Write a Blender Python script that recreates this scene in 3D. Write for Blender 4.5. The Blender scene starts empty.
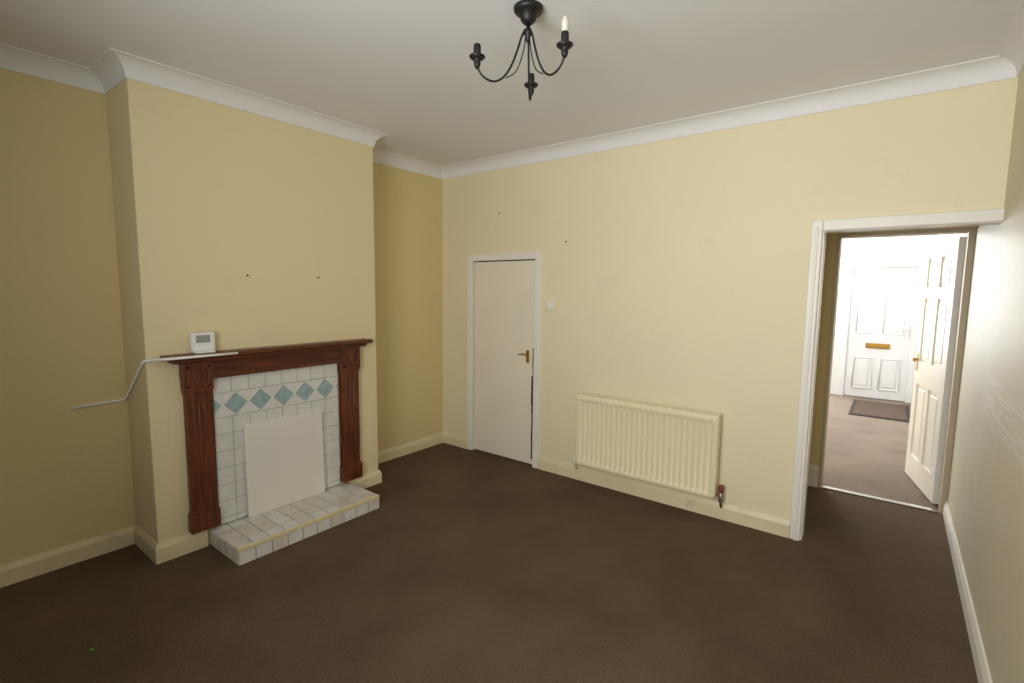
import bpy, bmesh, math, random
from mathutils import Vector, Matrix
random.seed(4)
C = bpy.context.scene.collection
S = bpy.context.scene

# ------------------------------------------------------------------ materials
def srgb(r, g, b):
    f = lambda c: (c/255/12.92) if c/255 <= .04045 else ((c/255+.055)/1.055)**2.4
    return (f(r), f(g), f(b), 1)

def mat(name, rgb, rough=.6, metal=0, var=.06, vscale=3.0, bump=0.0, bscale=60, spec=.5, stretch=None, rgb2=None, grime=0):
    m = bpy.data.materials.new(name); m.use_nodes = True
    nt = m.node_tree; N = nt.nodes; L = nt.links
    p = N['Principled BSDF']
    p.inputs['Roughness'].default_value = rough
    p.inputs['Metallic'].default_value = metal
    p.inputs['Specular IOR Level'].default_value = spec
    tc = N.new('ShaderNodeTexCoord'); mp = N.new('ShaderNodeMapping')
    L.new(tc.outputs['Object'], mp.inputs['Vector'])
    if stretch: mp.inputs['Scale'].default_value = stretch
    nz = N.new('ShaderNodeTexNoise'); nz.inputs['Scale'].default_value = vscale; nz.inputs['Detail'].default_value = 5
    L.new(mp.outputs['Vector'], nz.inputs['Vector'])
    cr = N.new('ShaderNodeValToRGB')
    c = srgb(*rgb)
    if rgb2: c0 = c; c1 = srgb(*rgb2)
    else:
        c0 = tuple(x*(1-var) for x in c[:3])+(1,); c1 = tuple(min(1, x*(1+var)) for x in c[:3])+(1,)
    cr.color_ramp.elements[0].position = .32; cr.color_ramp.elements[1].position = .68
    cr.color_ramp.elements[0].color = c0; cr.color_ramp.elements[1].color = c1
    L.new(nz.outputs['Fac'], cr.inputs['Fac'])
    out = cr.outputs['Color']
    if grime:      # thin scattered smudges
        n3 = N.new('ShaderNodeTexNoise'); n3.inputs['Scale'].default_value = 4.5; n3.inputs['Detail'].default_value = 9; n3.inputs['Roughness'].default_value = .7
        L.new(mp.outputs['Vector'], n3.inputs['Vector'])
        r3 = N.new('ShaderNodeMapRange'); r3.inputs[1].default_value = .58; r3.inputs[2].default_value = .78; r3.inputs[4].default_value = grime
        L.new(n3.outputs['Fac'], r3.inputs[0])
        mx = N.new('ShaderNodeMix'); mx.data_type = 'RGBA'; L.new(r3.outputs[0], mx.inputs[0]); L.new(out, mx.inputs[6])
        mx.inputs[7].default_value = tuple(x*.55 for x in c[:3])+(1,); out = mx.outputs[2]
    L.new(out, p.inputs['Base Color'])
    if bump:
        n2 = N.new('ShaderNodeTexNoise'); n2.inputs['Scale'].default_value = bscale; n2.inputs['Detail'].default_value = 4
        L.new(mp.outputs['Vector'], n2.inputs['Vector'])
        b = N.new('ShaderNodeBump'); b.inputs['Strength'].default_value = bump; b.inputs['Distance'].default_value = .01
        L.new(n2.outputs['Fac'], b.inputs['Height']); L.new(b.outputs['Normal'], p.inputs['Normal'])
    return m

M = {}
M['cream'] = mat('cream_wall_paint', (235, 224, 187), .6, var=.015, vscale=1.3, bump=.12, bscale=25, grime=.2)
M['breast'] = mat('half_shaded_cream_wall_paint', (232, 217, 173), .6, var=.015, vscale=1.3, bump=.12, bscale=25, grime=.15)  # same wall paint, some of the shade mixed into its tone
M['shaded'] = mat('shaded_cream_wall_paint', (226, 207, 152), .6, var=.015, vscale=1.3, bump=.12, bscale=25, grime=.15)  # same wall paint, deepened so the colour carries alcove and lobby shade
M['rear'] = mat('brown_rear_wall', (112, 104, 92), .8)  # unseen wall, tone kept dark to cut bounced fill light
M['hall'] = mat('pale_hall_paint', (232, 233, 233), .6, var=.02)
M['ceil'] = mat('ceiling_paint', (236, 236, 236), .8, var=.015, vscale=1, bump=.1, bscale=12)
M['cornice'] = mat('cornice_plaster', (235, 234, 231), .65, var=.01)
M['skirt'] = mat('cream_gloss_woodwork', (231, 218, 178), .4, var=.05, vscale=5, grime=.6)
M['white'] = mat('white_gloss_woodwork', (238, 234, 222), .4, var=.03, vscale=4, grime=.12)
M['doorwhite'] = mat('old_white_door_paint', (238, 231, 208), .45, var=.03, vscale=3, grime=.12)
M['upvc'] = mat('white_plastic_door', (232, 234, 236), .35, var=.01)
M['tan'] = mat('pale_tan_door_frame', (192, 176, 146), .5, var=.06, vscale=4, stretch=(8, 8, 1))
M['wood'] = mat('mahogany_wood', (70, 32, 14), .4, vscale=7, rgb2=(122, 63, 31), stretch=(6, 6, .7), bump=.05)
M['wood_h'] = mat('mahogany_wood_shelf', (62, 28, 13), .38, vscale=7, rgb2=(110, 56, 28), stretch=(6, .7, 6), bump=.05)
M['tile'] = mat('white_glazed_tile', (224, 223, 217), .15, var=.06, vscale=14, grime=.3)
M['tile_old'] = mat('worn_cream_tile', (218, 212, 196), .25, var=.10, vscale=16, grime=.55)
M['grout'] = mat('grey_grout', (156, 150, 138), .9, var=.1, vscale=20)
M['teal'] = mat('grey_teal_glaze', (146, 172, 174), .2, rgb2=(168, 192, 192), vscale=25)
M['board'] = mat('off_white_board', (236, 232, 220), .5, var=.02, vscale=3, grime=.15)
M['rad'] = mat('cream_radiator_enamel', (238, 227, 188), .4, var=.02)
M['iron'] = mat('black_wrought_iron', (16, 15, 15), .5, var=.2, bump=.1)
M['brass'] = mat('brass', (186, 146, 72), .3, metal=.9, var=.1, vscale=10)
M['plastic'] = mat('white_plastic', (238, 238, 234), .35, var=.01)
M['creamplastic'] = mat('cream_plastic', (236, 229, 204), .4, var=.01)
M['greyplastic'] = mat('off_white_trunking', (250, 249, 245), .4, var=.01)
M['screen'] = mat('grey_display', (150, 158, 152), .15, var=.03)
M['dark'] = mat('dark_gap', (30, 26, 22), .8)
M['worn'] = mat('painted_gap_shade', (74, 56, 42), .8, var=.2, vscale=12)  # dark tone standing for the shaded gap beside the cupboard leaf
M['copper'] = mat('copper_pipe', (150, 100, 70), .4, metal=.8)
M['chrome'] = mat('dull_chrome', (170, 168, 160), .3, metal=.9)
M['red'] = mat('red_brown_cap', (120, 60, 50), .5)
M['mat'] = mat('brown_coir_mat', (74, 58, 46), .95, rgb2=(98, 78, 62), vscale=60, bump=.5, bscale=200)
M['matedge'] = mat('dark_rubber_edge', (44, 36, 32), .8)
M['bulb'] = mat('white_candle_bulb', (216, 211, 200), .45, var=.01)
M['green'] = mat('green_scrap', (88, 140, 60), .7)

# carpet: heathered pile with worn, paler areas
def carpet(name, dark, light):
    m = bpy.data.materials.new(name); m.use_nodes = True
    nt = m.node_tree; N = nt.nodes; L = nt.links; p = N['Principled BSDF']
    p.inputs['Roughness'].default_value = .95; p.inputs['Specular IOR Level'].default_value = .15
    tc = N.new('ShaderNodeTexCoord')
    n1 = N.new('ShaderNodeTexNoise'); n1.inputs['Scale'].default_value = 150; n1.inputs['Detail'].default_value = 5; n1.inputs['Roughness'].default_value = .75
    n2 = N.new('ShaderNodeTexNoise'); n2.inputs['Scale'].default_value = 1.7; n2.inputs['Detail'].default_value = 8; n2.inputs['Roughness'].default_value = .65
    for n in (n1, n2): L.new(tc.outputs['Object'], n.inputs['Vector'])
    r1 = N.new('ShaderNodeValToRGB'); e = r1.color_ramp.elements
    e[0].position = .34; e[0].color = srgb(*dark); e[1].position = .68; e[1].color = srgb(*light)
    r2 = N.new('ShaderNodeValToRGB'); e = r2.color_ramp.elements
    e[0].position = .34; e[0].color = (.82, .815, .81, 1); e[1].position = .66; e[1].color = (1.19, 1.19, 1.19, 1)
    L.new(n1.outputs['Fac'], r1.inputs['Fac']); L.new(n2.outputs['Fac'], r2.inputs['Fac'])
    mx = N.new('ShaderNodeMix'); mx.data_type = 'RGBA'; mx.blend_type = 'MULTIPLY'; mx.inputs[0].default_value = 1
    L.new(r1.outputs['Color'], mx.inputs[6]); L.new(r2.outputs['Color'], mx.inputs[7])
    L.new(mx.outputs[2], p.inputs['Base Color'])
    b = N.new('ShaderNodeBump'); b.inputs['Strength'].default_value = .5; b.inputs['Distance'].default_value = .01
    L.new(n1.outputs['Fac'], b.inputs['Height']); L.new(b.outputs['Normal'], p.inputs['Normal'])
    return m
M['carpet'] = carpet('brown_carpet', (78, 62, 47), (118, 99, 79))
M['carpet_far'] = carpet('pale_grey_brown_carpet', (116, 102, 90), (158, 143, 129))

# right wall: grey cream paint with faint horizontal scuff lines where a border was torn off
def scuffed():
    m = mat('scuffed_cream_wall', (214, 206, 178), .48, var=.02, vscale=2, bump=.15, bscale=18, spec=.35, grime=.25)
    nt = m.node_tree; N = nt.nodes; L = nt.links; p = N['Principled BSDF']
    src = p.inputs['Base Color'].links[0].from_socket
    geo = N.new('ShaderNodeNewGeometry'); sx = N.new('ShaderNodeSeparateXYZ'); L.new(geo.outputs['Position'], sx.inputs[0])
    def band(sock, a, b, w):
        u = N.new('ShaderNodeMapRange'); u.inputs[1].default_value = a-w; u.inputs[2].default_value = a+w; L.new(sock, u.inputs[0])
        v = N.new('ShaderNodeMapRange'); v.inputs[1].default_value = b+w; v.inputs[2].default_value = b-w; L.new(sock, v.inputs[0])
        q = N.new('ShaderNodeMath'); q.operation = 'MULTIPLY'; L.new(u.outputs[0], q.inputs[0]); L.new(v.outputs[0], q.inputs[1]); return q.outputs[0]
    z = band(sx.outputs['Z'], .98, 1.2, .03); y = band(sx.outputs['Y'], 1.2, 3.5, .15)
    mp = N.new('ShaderNodeMapping'); mp.inputs['Scale'].default_value = (1, 1.0, 26); L.new(geo.outputs['Position'], mp.inputs['Vector'])
    nz = N.new('ShaderNodeTexNoise'); nz.inputs['Scale'].default_value = 2.2; nz.inputs['Detail'].default_value = 6; nz.inputs['Roughness'].default_value = .7
    L.new(mp.outputs['Vector'], nz.inputs['Vector'])
    th = N.new('ShaderNodeMapRange'); th.inputs[1].default_value = .42; th.inputs[2].default_value = .58; th.inputs[4].default_value = .65; L.new(nz.outputs['Fac'], th.inputs[0])
    a = N.new('ShaderNodeMath'); a.operation = 'MULTIPLY'; L.new(z, a.inputs[0]); L.new(y, a.inputs[1])
    c = N.new('ShaderNodeMath'); c.operation = 'MULTIPLY'; L.new(a.outputs[0], c.inputs[0]); L.new(th.outputs[0], c.inputs[1])
    mx = N.new('ShaderNodeMix'); mx.data_type = 'RGBA'; L.new(c.outputs[0], mx.inputs[0]); L.new(src, mx.inputs[6]); mx.inputs[7].default_value = srgb(238, 234, 222)
    L.new(mx.outputs[2], p.inputs['Base Color'])
    return m
M['scuff'] = scuffed()

# ------------------------------------------------------------------ mesh helpers
def box(bm, x0, x1, y0, y1, z0, z1, bev=0, mi=0, seg=2):
    old = set(bm.faces) if (mi or bev) else None
    vs = bmesh.ops.create_cube(bm, size=1)['verts']
    for v in vs:
        v.co = Vector((x0+(v.co.x+.5)*(x1-x0), y0+(v.co.y+.5)*(y1-y0), z0+(v.co.z+.5)*(z1-z0)))
    if bev:
        es = {e for v in vs for e in v.link_edges}
        bmesh.ops.bevel(bm, geom=list(es), offset=bev, segments=seg, profile=.5, affect='EDGES')
    if mi:
        for f in set(bm.faces)-old: f.material_index = mi

def tube(bm, pts, r, n=10, mi=0, caps=True, flat=1.0):
    pts = [Vector(p) for p in pts]; rings = []
    rr = r if isinstance(r, (list, tuple)) else [r]*len(pts)
    up = None
    for i, p in enumerate(pts):
        t = ((pts[min(i+1, len(pts)-1)]-p).normalized() if i < len(pts)-1 else Vector((0, 0, 0)))
        if i > 0: t = t+(p-pts[i-1]).normalized()
        t.normalize()
        if up is None: up = t.orthogonal().normalized()
        up = (up-t*up.dot(t)).normalized(); sd = t.cross(up)
        rings.append([bm.verts.new(p+(up*math.cos(a)+sd*math.sin(a)*flat)*rr[i]) for a in [2*math.pi*k/n for k in range(n)]])
    for a, b in zip(rings, rings[1:]):
        for k in range(n):
            f = bm.faces.new((a[k], a[(k+1) % n], b[(k+1) % n], b[k])); f.material_index = mi; f.smooth = True
    if caps:
        bm.faces.new(rings[0][::-1]).material_index = mi; bm.faces.new(rings[-1]).material_index = mi

def lathe(bm, cx, cy, prof, n=24, mi=0, mtx=None):
    rings = []
    for r, z in prof:
        ring = []
        for k in range(n):
            a = 2*math.pi*k/n; v = Vector((r*math.cos(a), r*math.sin(a), z))
            v = mtx @ v if mtx else v+Vector((cx, cy, 0))
            ring.append(bm.verts.new(v))
        rings.append(ring)
    for a, b in zip(rings, rings[1:]):
        for k in range(n):
            f = bm.faces.new((a[k], a[(k+1) % n], b[(k+1) % n], b[k])); f.material_index = mi; f.smooth = True
    bm.faces.new(rings[0][::-1]).material_index = mi; bm.faces.new(rings[-1]).material_index = mi

def prism_x(bm, pts, x0, x1, mi=0):       # polygon in the YZ plane, extruded along X
    a = [bm.verts.new((x0, y, z)) for y, z in pts]; b = [bm.verts.new((x1, y, z)) for y, z in pts]
    n = len(pts)
    for f in [bm.faces.new(a), bm.faces.new(b)]+[bm.faces.new((a[i], a[(i+1) % n], b[(i+1) % n], b[i])) for i in range(n)]:
        f.material_index = mi

def sweep(bm, path, prof, closed=False):  # profile (distance into the room, z) run along walls, mitred
    n = len(path); P = [Vector(p) for p in path]; rings = []
    def nrm(i):
        d = (P[(i+1) % n]-P[i]).normalized(); return Vector((d.y, -d.x))
    for i in range(n):
        if closed or 0 < i < n-1:
            a, b = nrm((i-1) % n), nrm(i); o = (a+b)/(1+a.dot(b))
        else: o = nrm(0) if i == 0 else nrm(n-2)
        rings.append([bm.verts.new((P[i].x+o.x*d, P[i].y+o.y*d, z)) for d, z in prof])
    k = len(prof)
    for i in range(n if closed else n-1):
        a, b = rings[i], rings[(i+1) % n]
        for j in range(k): bm.faces.new((a[j], a[(j+1) % k], b[(j+1) % k], b[j]))
    if not closed: bm.faces.new(rings[0]); bm.faces.new(rings[-1][::-1])

def wloc(o):
    v = Vector((0, 0, 0))
    while o: v = v+o.location; o = o.parent
    return v

def build(name, bm, mats, parent=None, local=False):
    bmesh.ops.recalc_face_normals(bm, faces=bm.faces)
    loc = Vector((0, 0, 0))
    if not parent:
        xs = [v.co.x for v in bm.verts]; ys = [v.co.y for v in bm.verts]; zs = [v.co.z for v in bm.verts]
        loc = Vector(((min(xs)+max(xs))/2, (min(ys)+max(ys))/2, min(zs)))
        bmesh.ops.translate(bm, verts=bm.verts, vec=-loc)
    elif not local:
        bmesh.ops.translate(bm, verts=bm.verts, vec=-wloc(parent))
    me = bpy.data.meshes.new(name); bm.to_mesh(me); bm.free()
    for m in (mats if isinstance(mats, (list, tuple)) else [mats]): me.materials.append(m)
    o = bpy.data.objects.new(name, me); C.objects.link(o); o.location = loc
    if parent: o.parent = parent
    return o

def empty(name, loc, rz=0):
    o = bpy.data.objects.new(name, None); C.objects.link(o); o.location = loc; o.rotation_euler = (0, 0, rz); o.empty_display_size = .1; return o
def tag(o, label, cat, group=None):
    o['label'] = label; o['category'] = cat
    if group: o['group'] = group
    return o
def struct(o, label=None, cat=None):
    o['kind'] = 'structure'
    if label: o['label'] = label
    if cat: o['category'] = cat
    return o
def nb(): return bmesh.new()

# ------------------------------------------------------------------ dimensions (metres)
XL, XC, XR = -3.657, -3.278, .4045
Y0, YA, YB_, YB = -.8, .924, 2.476, 3.59
H = 2.776
LOB, HALL, FRONT = 3.70, 4.70, 9.30

# ------------------------------------------------------------------ room shell
bm = nb(); box(bm, XL-.1, XR+.1, Y0-.1, HALL+.03, -.08, 0); struct(build('floor', bm, M['carpet']), 'brown heathered carpet covering the empty room and lobby', 'floor')
bm = nb(); box(bm, XL-.1, XR+.1, HALL+.03, FRONT+.1, -.08, 0); struct(build('floor_far', bm, M['carpet_far']), 'paler grey brown carpet in the far room beyond the metal strip', 'floor')
bm = nb(); box(bm, XL-.1, XR+.1, Y0-.1, FRONT+.1, H, H+.08); struct(build('ceiling', bm, M['ceil']), 'plain off-white painted ceiling', 'ceiling')
bm = nb(); box(bm, XL-.1, XL, Y0-.1, LOB, 0, H); struct(build('wall_left', bm, M['shaded']), 'cream left wall with shade put into its colour inside the alcoves beside the chimney breast', 'wall')
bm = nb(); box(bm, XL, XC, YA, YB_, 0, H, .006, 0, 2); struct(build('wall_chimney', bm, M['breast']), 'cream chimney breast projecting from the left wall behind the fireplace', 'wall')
bm = nb(); box(bm, XR, XR+.1, Y0-.1, HALL+.12, 0, H); struct(build('wall_right', bm, M['scuff']), 'scuffed grey cream right wall running through the doorway', 'wall')
bm = nb()
box(bm, XL, -3.24, YB, LOB, 0, H); box(bm, -3.24, -2.505, YB, LOB, 1.87, H); box(bm, -2.505, -.385, YB, LOB, 0, H); box(bm, -.385, XR, YB, LOB, 1.985, H)
struct(build('wall_back', bm, M['cream']), 'cream back wall holding the cupboard door and the open doorway', 'wall')
WX0, WX1, WZ0, WZ1 = -1.6, .1, .95, 2.4
bm = nb()
box(bm, XL, WX0, Y0-.1, Y0, 0, H); box(bm, WX0, WX1, Y0-.1, Y0, 0, WZ0); box(bm, WX0, WX1, Y0-.1, Y0, WZ1, H); box(bm, WX1, XR, Y0-.1, Y0, 0, H)
struct(build('wall_rear', bm, M['rear']))
bm = nb()
box(bm, WX0, WX0+.06, Y0-.09, Y0-.03, WZ0, WZ1, .005); box(bm, WX1-.06, WX1, Y0-.09, Y0-.03, WZ0, WZ1, .005)
box(bm, WX0+.06, WX1-.06, Y0-.09, Y0-.03, WZ0, WZ0+.06, .005); box(bm, WX0+.06, WX1-.06, Y0-.09, Y0-.03, WZ1-.06, WZ1, .005); box(bm, (WX0+WX1)/2-.03, (WX0+WX1)/2+.03, Y0-.09, Y0-.03, WZ0+.06, WZ1-.06, .005)
struct(build('window_1', bm, M['white']))
# lobby and front room
bm = nb(); box(bm, -1.0, -.9, LOB, HALL, 0, H); struct(build('wall_lobby', bm, M['shaded']))
bm = nb(); box(bm, XL, -.40, HALL, HALL+.12, 0, H); box(bm, -.40, XR, HALL, HALL+.12, 2.06, H); struct(build('wall_middle', bm, M['shaded']), 'shadowed cream wall beyond the doorway holding the second door frame', 'wall')
bm = nb(); box(bm, XL-.1, XL, HALL, FRONT, 0, H); struct(build('wall_far_left', bm, M['hall']))
bm = nb(); box(bm, XR, XR+.1, HALL+.12, FRONT, 0, H); struct(build('wall_far_right', bm, M['hall']))
bm = nb()
box(bm, XL-.1, -3.2, FRONT, FRONT+.1, 0, H); box(bm, -3.2, -1.2, FRONT, FRONT+.1, 0, .8); box(bm, -3.2, -1.2, FRONT, FRONT+.1, 2.3, H)
box(bm, -1.2, -.62, FRONT, FRONT+.1, 0, H); box(bm, -.62, .29, FRONT, FRONT+.1, 2.06, H); box(bm, .29, XR+.1, FRONT, FRONT+.1, 0, H)
struct(build('wall_front', bm, M['hall']), 'bright white wall around the front door in the far room', 'wall')

# cornice
cove = [(0, H-.096), (.009, H-.096)]
for k in range(11):
    a = math.pi-k*math.pi/2/10; cove.append((.088+.079*math.cos(a), H-.092+.086*math.sin(a)))
cove += [(.088, H), (0, H)]
bm = nb()
sweep(bm, [(XL, Y0), (XL, YA), (XC, YA), (XC, YB_), (XL, YB_), (XL, YB), (XR, YB), (XR, Y0)], cove, True)
struct(build('trim_1', bm, M['cornice']), 'white coved plaster cornice around the top of the walls', 'cornice')
# baseboards
def skp(h): return [(0, 0), (.018, 0), (.018, h-.03), (.012, h-.012), (.008, h), (0, h)]
def skirting(name, path, h, m, label):
    bm = nb(); sweep(bm, path, skp(h)); struct(build(name, bm, m), label, 'baseboard')
skirting('baseboard_left', [(XL, Y0), (XL, YA), (XC, YA), (XC, 1.18)], .115, M['skirt'], 'cream skirting around the left alcove and left foot of the chimney breast')
skirting('baseboard_alcove', [(XC, 2.19), (XC, YB_), (XL, YB_), (XL, YB), (-3.305, YB)], .105, M['skirt'], 'cream skirting right of the hearth and around the far alcove')
skirting('baseboard_back', [(-2.439, YB), (-.442, YB)], .115, M['skirt'], 'cream skirting under the radiator between cupboard door and doorway')
skirting('baseboard_right', [(XR, HALL), (XR, Y0)], .105, M['white'], 'white skirting along the right wall')
skirting('baseboard_lobby', [(-.9, HALL), (-.405, HALL)], .18, M['white'], 'short white skirting just inside the doorway on its left')

# ------------------------------------------------------------------ door_1: cupboard door
d = struct(empty('door_1', (-2.87, YB+.03, 0)), 'flat white cupboard door with brass lever left of the radiator', 'door')
bm = nb(); box(bm, -3.232, -2.518, 3.602, 3.64, .012, 1.858, .003); build('door_leaf', bm, M['doorwhite'], d)
bm = nb()
box(bm, -3.303, -3.243, 3.568, 3.60, 0, 1.925, .006); box(bm, -2.503, -2.441, 3.568, 3.60, 0, 1.925, .006); box(bm, -3.243, -2.503, 3.568, 3.60, 1.866, 1.925, .006)
box(bm, -3.243, -3.237, 3.60, 3.69, 0, 1.866); box(bm, -2.508, -2.503, 3.60, 3.69, 0, 1.866)
build('door_frame', bm, M['white'], d)
bm = nb(); box(bm, -3.24, -2.505, 3.66, 3.695, 0, 1.87); build('door_backing', bm, M['dark'], d)
# dark strip painted for the shaded gap between leaf and frame, latch side
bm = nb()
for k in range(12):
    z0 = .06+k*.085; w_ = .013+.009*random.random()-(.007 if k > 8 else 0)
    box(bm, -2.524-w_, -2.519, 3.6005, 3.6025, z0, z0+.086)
o_ = build('gap_shade_strip', bm, M['worn'], d); o_['label'] = 'dark strip painted for the shaded gap at the lower right door edge'
bm = nb(); box(bm, -2.604, -2.570, 3.595, 3.603, .945, 1.06, .003); plate = build('handle_plate', bm, M['brass'], d); plate['label'] = 'brass latch plate'
bm = nb(); tube(bm, [(-2.587, 3.60, 1.02), (-2.587, 3.572, 1.02)], .008); tube(bm, [(-2.583, 3.569, 1.02), (-2.604, 3.566, 1.021), (-2.639, 3.566, 1.022), (-2.674, 3.569, 1.014)], [.008, .008, .007, .005]); build('lever', bm, M['brass'], plate)

# doorway architrave to the lobby
bm = nb()
box(bm, -.44, -.38, 3.566, 3.595, 0, 2.04, .006); box(bm, -.38, XR+.02, 3.566, 3.595, 1.975, 2.04, .006)
box(bm, -.386, -.372, 3.59, 3.70, 0, 1.985); box(bm, -.372, XR, 3.59, 3.70, 1.972, 1.985)
box(bm, -.415, -.40, 3.558, 3.57, 0, 2.0, .004)
struct(build('trim_2', bm, M['white']), 'white architrave framing the open doorway', 'door frame')
# far frame
bm = nb()
box(bm, -.40, -.375, HALL-.01, HALL+.13, 0, 2.06, .003); box(bm, .368, XR, HALL-.01, HALL+.13, 0, 2.06, .003); box(bm, -.375, .368, HALL-.01, HALL+.13, 2.035, 2.06, .003)
struct(build('trim_3', bm, M['tan']), 'pale tan frame around the second doorway', 'door frame')
bm = nb(); box(bm, -.374, .367, HALL+.0, HALL+.05, 0, .009, .003); struct(build('trim_4', bm, M['chrome']), 'thin metal carpet strip across the second threshold', 'threshold strip')

# panelled door leaf helper (local: x along the width, y thickness, z up)
def panel_leaf(bm, w, h, t, cols, rows):
    xs = [0]+[v for c in cols for v in c]+[w]; zs = [0]+[v for r in rows for v in r]+[h]
    for i in range(0, len(xs), 2): box(bm, xs[i], xs[i+1], -t/2, t/2, 0, h, .002)
    for i in range(0, len(zs), 2):
        for c in cols: box(bm, c[0]-.002, c[1]+.002, -t/2, t/2, zs[i], zs[i+1], .002)
    for c in cols:
        for r in rows:
            box(bm, c[0]-.003, c[1]+.003, -t/2+.013, t/2-.013, r[0]-.003, r[1]+.003)
            box(bm, c[0]+.035, c[1]-.035, -t/2+.005, t/2-.005, r[0]+.035, r[1]-.035, .007)
d = struct(empty('door_2', (.352, HALL+.145, 0), math.radians(102)), 'white panelled door standing open into the front room', 'door')
bm = nb(); panel_leaf(bm, .75, 2.0, .042, [(.1, .335), (.415, .65)], [(.2, .82), (1.02, 1.55), (1.64, 1.88)])
bmesh.ops.translate(bm, verts=bm.verts, vec=(0, 0, .015)); build('door_leaf', bm, M['white'], d, True)
for s in (1, -1):
    bm = nb(); box(bm, .675, .715, s*.021-.004, s*.021+.004, .94, 1.10, .002); pl = build('handle_plate', bm, M['brass'], d, True)
    bm = nb(); tube(bm, [(.695, s*.02, 1.04), (.695, s*.055, 1.04), (.68, s*.062, 1.04), (.59, s*.062, 1.035)], .008); build('lever', bm, M['brass'], pl, True)

# front door
d = struct(empty('door_3', (-.165, FRONT, 0)), 'white front door with letterbox at the end of the far room', 'door')
bm = nb()
box(bm, -.62, -.55, FRONT-.030, FRONT+.07, 0, 2.06, .006); box(bm, .22, .29, FRONT-.030, FRONT+.07, 0, 2.06, .006); box(bm, -.55, .22, FRONT-.030, FRONT+.07, 1.99, 2.06, .006)
build('door_frame', bm, M['upvc'], d)
bm = nb()
FD = FRONT+.004
box(bm, -.5505, .2205, FD, FRONT+.055, .008, 1.9905, .003)
def moulded(bm, x0, x1, z0, z1, arch=False):
    y = FD; pts = [(x0, z0), (x1, z0), (x1, z1)]
    if arch:
        for k in range(1, 8):
            a = math.pi*k/8; pts.append(((x0+x1)/2+(x1-x0)/2*math.cos(a), z1+.09*math.sin(a)))
    pts.append((x0, z1)); pts.append((x0, z0))
    tube(bm, [(x, y, z) for x, z in pts], .010 if arch else .014, 8)
    box(bm, x0+.045, x1-.045, y-(.007 if arch else .011), y+.01, z0+.045, z1-.03, .005)
for x0, x1 in ((-.45, -.215), (-.115, .12)):
    moulded(bm, x0, x1, .15, .62); moulded(bm, x0, x1, 1.0, 1.70, True)
build('door_leaf', bm, M['upvc'], d)
bm = nb(); box(bm, -.315, -.015, FD-.017, FD+.003, .775, .85, .006); lb = build('letterbox', bm, M['brass'], d); lb['label'] = 'brass letterbox'
bm = nb(); box(bm, -.28, -.05, FD-.025, FD-.015, .79, .835, .004); build('flap', bm, M['brass'], lb)
bm = nb(); box(bm, .155, .185, FD-.013, FD+.001, .95, 1.15, .004); tube(bm, [(.17, FD-.005, 1.08), (.17, FD-.055, 1.08), (.06, FD-.06, 1.08)], .009); build('handle', bm, M['plastic'], d)

# ------------------------------------------------------------------ fireplace
F = XC+.002
r = tag(empty('fireplace_surround', (F, 1.68, .09)), 'dark mahogany fireplace surround with mantel shelf and plain pilasters', 'fireplace surround')
bm = nb()
box(bm, F, -3.168, .99, 2.362, 1.179, 1.207, .007); box(bm, F, -3.194, 1.03, 2.325, 1.156, 1.180, .007)
build('mantel_shelf', bm, M['wood_h'], r)
bm = nb()
box(bm, F, -3.236, 1.08, 2.286, 1.055, 1.157, .003)
box(bm, F, -3.224, 1.246, 2.114, 1.046, 1.072, .004); box(bm, F, -3.224, 1.246, 2.114, 1.138, 1.157, .004)
build('frieze', bm, M['wood_h'], r)
for (a, b) in ((1.092, 1.236), (2.124, 2.274)):
    bm = nb(); box(bm, F, -3.236, a, b, .122, 1.055, .003)
    n = 3; w = (b-a-.06)/n
    for k in range(n):
        yc = a+.03+w*(k+.5); tube(bm, [(-3.240, yc, .28), (-3.240, yc, .295), (-3.240, yc, .89), (-3.240, yc, .905)], [.003, .0075, .0075, .003], 10)
    p = build('pilaster', bm, M['wood'], r)
    bm = nb(); box(bm, F, -3.222, a-.010, b+.010, .122, .235, .004); box(bm, F, -3.229, a-.005, b+.005, .234, .250, .005); build('plinth_block', bm, M['wood'], p)
    bm = nb(); box(bm, F, -3.224, a-.010, b+.010, .985, 1.156, .004); box(bm, F, -3.228, a-.006, b+.006, .965, .988, .005)
    yc = (a+b)/2; zc = 1.07
    for s in (-1, 1):      # carved square: raised border, sunk field, raised centre
        box(bm, -3.228, -3.214, yc-.062, yc+.062, zc+s*.056-.008, zc+s*.056+.008, .003)
        box(bm, -3.228, -3.214, yc+s*.054-.008, yc+s*.054+.008, zc-.064, zc+.064, .003)
    box(bm, -3.228, -3.213, yc-.027, yc+.027, zc-.027, zc+.027, .006)
    build('capital_block', bm, M['wood'], p)

# tiled panel
bm = nb()
ya, yb, tx = 1.25, 2.11, -3.266
box(bm, F, tx, ya, yb, .106, 1.044, 0, 1)
tw = (yb-ya)/8; gp = .0018; bz0, bz1, dc, dh = .787, .943, .865, .071
rows = [(bz1, 1.044)]; z = bz0
while z > .11: rows.append((max(.106, z-tw), z)); z -= tw
for z0, z1 in rows:
    for k in range(8): box(bm, tx-.002, tx+.004, ya+k*tw+gp, ya+(k+1)*tw-gp, z0+gp, z1-gp, .0012, 0, 1)
box(bm, tx-.002, tx+.004, ya+gp, yb-gp, bz0+gp, bz1-gp, .001)
def clip(c, h):
    pts = [(c-h, dc), (c, dc+h), (c+h, dc), (c, dc-h)]
    if c-h < ya:
        q = c+h-ya; return [(ya, dc+min(q, h)), (c+h, dc), (ya, dc-min(q, h))] if c <= ya else pts
    if c+h > yb:
        q = yb-(c-h); return [(c-h, dc), (yb, dc+q), (yb, dc-q)]
    return pts
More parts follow.
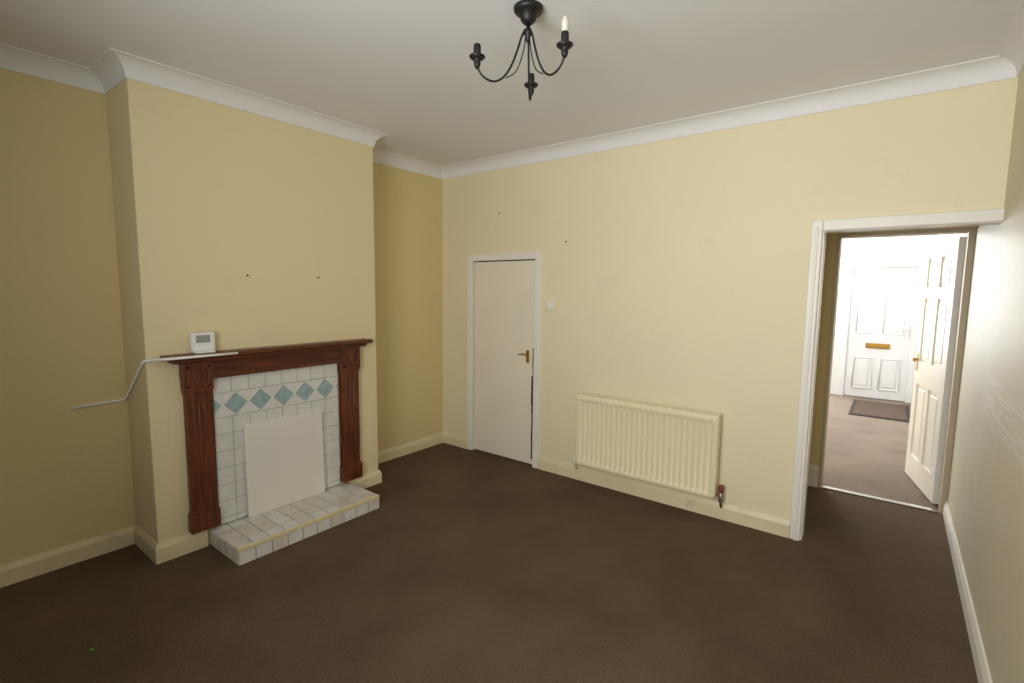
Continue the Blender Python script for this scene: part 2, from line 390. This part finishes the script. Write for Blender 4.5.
for k in range(-1, 6):
    c = 1.381+.1555*k
    if c+dh-.01 < ya or c-dh+.01 > yb: continue
    prism_x(bm, clip(c, dh), tx, tx+.0045, 1); prism_x(bm, clip(c, dh-.003), tx, tx+.006, 2)
tag(build('fireplace_tile_panel', bm, [M['tile'], M['grout'], M['teal']]), 'white tiled fireplace panel with a row of blue-grey diamonds', 'tile panel')

# hearth
bm = nb()
hx0, hx1, hy0, hy1, hz = F, -2.876, 1.192, 2.178, .1
box(bm, hx0, hx1-.004, hy0+.004, hy1-.004, 0, hz-.003, 0, 1)
nx, ny = 4, 10; dx = (hx1-.014-hx0)/nx; dy = (hy1-hy0)/ny
for i in range(nx):
    for j in range(ny):
        m_ = 0 if random.random() < .5 else 2
        box(bm, hx0+i*dx+.003, hx0+(i+1)*dx-.003, hy0+j*dy+.003, hy0+(j+1)*dy-.003, hz-.008, hz, .0015, m_, 1)
for j in range(ny): box(bm, hx1-.01, hx1, hy0+j*dy+.003, hy0+(j+1)*dy-.003, .003, hz-.016, .0015, 0 if random.random() < .5 else 2, 1)
for i in range(nx):
    box(bm, hx0+i*dx+.003, hx0+(i+1)*dx-.003, hy0, hy0+.01, .003, hz-.004, .0015, 2, 1); box(bm, hx0+i*dx+.003, hx0+(i+1)*dx-.003, hy1-.01, hy1, .003, hz-.004, .0015, 2, 1)
box(bm, hx1-.020, hx1+.003, hy0, hy1, hz-.022, hz+.003, .005, 3)
tag(build('hearth', bm, [M['tile'], M['grout'], M['tile_old'], mat('yellowed_hearth_edge', (226, 211, 166), .5, var=.06, vscale=9, grime=.5)]), 'low raised hearth of worn white tiles with a cream front edge', 'hearth')
# fire board, leaning back a little
bm = nb(); box(bm, -3.259, -3.243, 1.415, 1.962, .101, .715, .003)
for v in bm.verts: v.co.x += .014*(1-(v.co.z-.101)/.614)
tag(build('fire_board', bm, M['board']), 'plain cream white board covering the fireplace opening', 'board')

# thermostat
r = tag(empty('thermostat', (-3.225, 1.20, 1.207)), 'white digital heating controller propped on the left of the mantel', 'thermostat')
bm = nb(); box(bm, -3.25, -3.222, 1.135, 1.265, 1.216, 1.328, .009, 0, 3); b_ = build('body', bm, M['plastic'], r)
bm = nb(); box(bm, -3.223, -3.2195, 1.160, 1.235, 1.268, 1.312, .001); s_ = build('screen', bm, M['screen'], r); s_['label'] = 'grey display'
for k in range(4):
    bm = nb(); box(bm, -3.223, -3.2185, 1.150+k*.027, 1.166+k*.027, 1.236, 1.247, .002); build('button', bm, M['greyplastic'], r)
bm = nb(); box(bm, -3.262, -3.195, 1.145, 1.255, 1.207, 1.218, .004); build('stand', bm, M['plastic'], r)

# cable trunking
bm = nb()
tube(bm, [(XL+.010, .66, .905), (XL+.010, .905, .912), (XL+.02, YA-.012, .92), (XC-.02, YA-.012, 1.165), (XC+.008, YA-.012, 1.180), (XC+.014, YA+.02, 1.185), (-3.19, .970, 1.194), (-3.157, .985, 1.196), (-3.1555, 1.36, 1.196)], .0080, 8)
tag(build('cable_trunking', bm, M['greyplastic']), 'off-white cable trunking bent up from alcove wall to mantel edge', 'cable trunking')

# ------------------------------------------------------------------ radiator
rx0, rx1, ry, rz0, rz1 = -2.01, -.90, 3.48, .165, .755
r = tag(empty('radiator', ((rx0+rx1)/2, 3.53, rz0)), 'cream ribbed panel radiator on the wall beside the doorway', 'radiator')
def panel(front, yb):
    bm = nb(); N_ = 25; per = 8; mg = .03
    xs = [rx0, rx0+.006, rx0+mg]; off = [.010, 0, 0]
    w = (rx1-rx0-2*mg)/N_
    for k in range(N_):
        for j in range(1, per+1):
            t = j/per; xs.append(rx0+mg+w*(k+t)); off.append(.019*max(0, math.sin(math.pi*t))**.7 if .0 < t < 1 else 0)
    xs += [rx1-.006, rx1]; off += [0, .010]
    zs = [(rz0, 0, .01), (rz0+.008, 0, 0), (rz0+.03, 0, 0), (rz0+.042, .6, 0), (rz0+.055, 1, 0), (rz1-.065, 1, 0), (rz1-.052, .6, 0), (rz1-.04, 0, 0), (rz1-.008, 0, 0), (rz1, 0, .01)]
    s = 1 if front else -1; g = []
    for z, a, e in zs: g.append([bm.verts.new((x, yb+s*(max(e, o if (i in (0, len(xs)-1)) else 0)+(o*a if 1 < i < len(xs)-2 else 0)), z)) for i, (x, o) in enumerate(zip(xs, off))])
    for i in range(len(g)-1):
        for j in range(len(xs)-1):
            f = bm.faces.new((g[i][j], g[i][j+1], g[i+1][j+1], g[i+1][j])); f.smooth = True
    res = bmesh.ops.extrude_face_region(bm, geom=list(bm.faces))
    bmesh.ops.translate(bm, verts=[v for v in res['geom'] if isinstance(v, bmesh.types.BMVert)], vec=(0, s*.006, 0))
    return bm
build('front_panel', panel(True, ry), M['rad'], r)
bm = nb(); box(bm, rx0+.01, rx1-.01, 3.535, 3.55, rz0+.01, rz1-.005, .004); build('back_panel', bm, M['rad'], r)
bm = nb()
box(bm, rx0, rx1, ry+.004, ry+.016, rz1-.012, rz1+.006, .003); box(bm, rx0, rx1, 3.542, 3.554, rz1-.012, rz1+.006, .003)
for k in range(56):
    x = rx0+.01+(rx1-rx0-.02)*k/55; box(bm, x-.003, x+.003, ry+.012, 3.546, rz1-.008, rz1+.002)
build('top_grille', bm, M['rad'], r)
for x in (rx0, rx1):
    bm = nb(); box(bm, x-.005, x+.005, ry+.006, 3.552, rz0+.02, rz1+.004, .003); build('side_panel', bm, M['rad'], r)
for x in (-1.75, -1.16):
    bm = nb(); box(bm, x-.02, x+.02, 3.549, 3.588, .28, .66, .003); build('bracket', bm, M['rad'], r)
# left tail
bm = nb(); tube(bm, [(rx0+.01, 3.53, .19), (rx0-.02, 3.53, .19), (rx0-.028, 3.535, .18), (rx0-.028, 3.54, .12), (rx0-.028, 3.55, .105), (rx0-.028, 3.571, .10)], .008); build('pipe', bm, M['rad'], r)
bm = nb(); lathe(bm, rx0-.028, 3.532, [(.011, .16), (.014, .17), (.014, .205), (.010, .21), (.011, .235), (.007, .24)], 16); build('valve', bm, M['plastic'], r)
# right tail with a reddish capped valve
bm = nb(); tube(bm, [(rx1-.01, 3.53, .19), (rx1+.025, 3.53, .19), (rx1+.033, 3.535, .18), (rx1+.033, 3.54, .12), (rx1+.033, 3.55, .10), (rx1+.033, 3.571, .095)], .008); build('pipe', bm, M['copper'], r)
bm = nb(); lathe(bm, rx1+.033, 3.532, [(.012, .14), (.017, .15), (.017, .19), (.012, .20), (.012, .212)], 16); v_ = build('valve', bm, M['chrome'], r); v_['label'] = 'metal valve'
bm = nb(); lathe(bm, rx1+.033, 3.532, [(.015, .21), (.018, .216), (.018, .255), (.012, .263)], 16); c_ = build('valve_cap', bm, M['red'], v_); c_['label'] = 'reddish valve cap'

# ------------------------------------------------------------------ wall switch
r = tag(empty('light_switch', (-2.34, YB, 1.425)), 'small pale wall box right of the cupboard door frame', 'switch')
bm = nb(); box(bm, -2.392, -2.29, 3.572, 3.589, 1.425, 1.515, .005); build('plate', bm, M['creamplastic'], r)
bm = nb(); box(bm, -2.357, -2.325, 3.566, 3.573, 1.45, 1.49, .003); build('rocker', bm, M['plastic'], r)

# nails
def nail(p, nrm, label, group=None):
    bm = nb(); p = Vector(p); n = Vector(nrm); tube(bm, [p-n*.004, p+n*.010], .0035, 8); tube(bm, [p+n*.010, p+n*.0125], .006, 8)
    tag(build('nail', bm, M['dark']), label, 'nail', group)
nail((XC, 1.49, 1.67), (1, 0, 0), 'small dark nail left of the pair above the mantel', 'nails left in the walls')
nail((XC, 1.98, 1.67), (1, 0, 0), 'small dark nail right of the pair above the mantel', 'nails left in the walls')
nail((-2.92, YB, 2.29), (0, -1, 0), 'tiny dark nail high above the cupboard door', 'nails left in the walls')
nail((-2.2, YB, 2.0), (0, -1, 0), 'tiny dark nail above and right of the pale wall box', 'nails left in the walls')

# ------------------------------------------------------------------ doormat and scrap
bm = nb(); box(bm, -.39, .26, 7.85, 9.0, 0, .010, .003, 1); box(bm, -.35, .22, 7.9, 8.95, .004, .016, .003)
tag(build('doormat', bm, [M['mat'], M['matedge']]), 'dark brown doormat in front of the white front door', 'doormat')
bm = nb()
vs = [bm.verts.new((-2.69+dx, .49+dy, z)) for dx, dy, z in ((-.012, -.006, .003), (.004, -.012, .008), (.014, .002, .004), (.002, .012, .009), (-.01, .008, .003))]
bm.faces.new(vs); g_ = bmesh.ops.extrude_face_region(bm, geom=list(bm.faces)); bmesh.ops.translate(bm, verts=[v for v in g_['geom'] if isinstance(v, bmesh.types.BMVert)], vec=(0, 0, -.003))
tag(build('scrap', bm, M['green']), 'tiny green scrap lying on the carpet', 'scrap')

# ------------------------------------------------------------------ ceiling light
LX, LY = -1.308, 1.788
r = tag(empty('ceiling_light', (LX, LY, H)), 'black wrought iron ceiling light with three curved candle arms', 'ceiling light')
bm = nb(); lathe(bm, LX, LY, [(.062, H), (.062, H-.012), (.054, H-.022), (.036, H-.028), (.032, H-.05), (.022, H-.062), (.012, H-.068)], 28); build('ceiling_rose', bm, M['iron'], r)
bm = nb(); lathe(bm, LX, LY, [(.009, H-.06), (.009, H-.085), (.018, H-.095), (.018, H-.105), (.010, H-.115), (.010, H-.13), (.004, H-.14)], 18); build('stem', bm, M['iron'], r)
head = math.pi/2+.6555
K = .218/.226
prof = [(.012, 2.69), (.030, 2.655), (.048, 2.60), (.075, 2.535), (.110, 2.485), (.15, 2.464), (.19, 2.472), (.217, 2.497), (.226, 2.53)]
prof = [(q*K, z) for q, z in prof]
def smooth(pr, n=5):
    out = []
    for i in range(len(pr)-1):
        p0 = pr[max(0, i-1)]; p1 = pr[i]; p2 = pr[i+1]; p3 = pr[min(len(pr)-1, i+2)]
        for k in range(n):
            t = k/n; out.append(tuple(.5*(2*b+(c-a)*t+(2*a-5*b+4*c-d_)*t*t+(-a+3*b-3*c+d_)*t**3) for a, b, c, d_ in zip(p0, p1, p2, p3)))
    out.append(pr[-1]); return out
prof2 = [(.010, 2.675), (.014, 2.63), (.028, 2.57), (.054, 2.512), (.096, 2.483)]
for i, a in enumerate((head-math.radians(6), head+math.radians(106), head-math.radians(140))):
    ux, uy = math.cos(a), math.sin(a); cx, cy = LX+.218*ux, LY+.218*uy
    bm = nb(); tube(bm, [(LX+q*ux, LY+q*uy, z) for q, z in smooth(prof)], .0045, 8)
    tube(bm, [(LX+q*ux, LY+q*uy, z) for q, z in smooth(prof2)], .0025, 8)
    arm = build('arm', bm, M['iron'], r)
    bm = nb(); lathe(bm, cx, cy, [(.006, 2.505), (.012, 2.515), (.015, 2.528), (.011, 2.536), (.026, 2.543), (.033, 2.550), (.033, 2.554), (.02, 2.555)], 20); build('drip_pan', bm, M['iron'], arm)
    bm = nb(); lathe(bm, cx, cy, [(.014, 2.552), (.0155, 2.556), (.0155, 2.592), (.0135, 2.6)], 16); build('candle_holder', bm, M['iron'], arm)
    if i == 2:
        bm = nb(); lathe(bm, cx, cy, [(.0125, 2.598), (.013, 2.615), (.0145, 2.625), (.0138, 2.640), (.009, 2.654), (.003, 2.661)], 16); q = build('candle_bulb', bm, M['bulb'], arm); q['label'] = 'white candle bulb'

# ------------------------------------------------------------------ light
def area(name, loc, rot, sx, sy, power, col, spread=180):
    l = bpy.data.lights.new(name, 'AREA'); l.shape = 'RECTANGLE'; l.size = sx; l.size_y = sy; l.energy = power; l.color = col; l.spread = math.radians(spread)
    o = bpy.data.objects.new(name, l); C.objects.link(o); o.location = loc; o.rotation_euler = rot; return o
area('window_daylight', ((WX0+WX1)/2, Y0-.02, (WZ0+WZ1)/2), (math.radians(97), 0, 0), 1.55, 1.3, 52, (.985, .985, 1), 130)
area('front_window_daylight', (-2.2, FRONT-.02, 1.55), (math.radians(-85), 0, 0), 1.9, 1.4, 140, (.98, .99, 1))
l = bpy.data.lights.new('front_room_fill', 'POINT'); l.energy = 64; l.shadow_soft_size = .1; l.color = (.98, .99, 1)  # added fill light, out of view, to brighten the far room
o = bpy.data.objects.new('front_room_fill', l); C.objects.link(o); o.location = (-1.3, 8.2, 2.4)
w = bpy.data.worlds.new('world'); S.world = w; w.use_nodes = True
w.node_tree.nodes['Background'].inputs[0].default_value = (.8, .88, 1, 1); w.node_tree.nodes['Background'].inputs[1].default_value = .5
S.view_settings.view_transform = 'Standard'

# ------------------------------------------------------------------ camera
ya, pi_, ro, f = .6555, .1043, .0113, 496.1857
Fh = Vector((-math.sin(ya), math.cos(ya), 0)); R_ = Vector((math.cos(ya), math.sin(ya), 0)); Z = Vector((0, 0, 1))
fw = Fh*math.cos(pi_)-Z*math.sin(pi_); U = Fh*math.sin(pi_)+Z*math.cos(pi_)
Rr = R_*math.cos(ro)+U*math.sin(ro); Ur = U*math.cos(ro)-R_*math.sin(ro)
c = bpy.data.cameras.new('camera'); c.sensor_width = 36; c.lens = f*36/1024; c.clip_start = .02
o = bpy.data.objects.new('camera', c); C.objects.link(o)
mtx = Matrix((( Rr.x, Ur.x, -fw.x, 0), (Rr.y, Ur.y, -fw.y, 0), (Rr.z, Ur.z, -fw.z, 1.6), (0, 0, 0, 1)))
o.matrix_world = mtx
S.camera = o
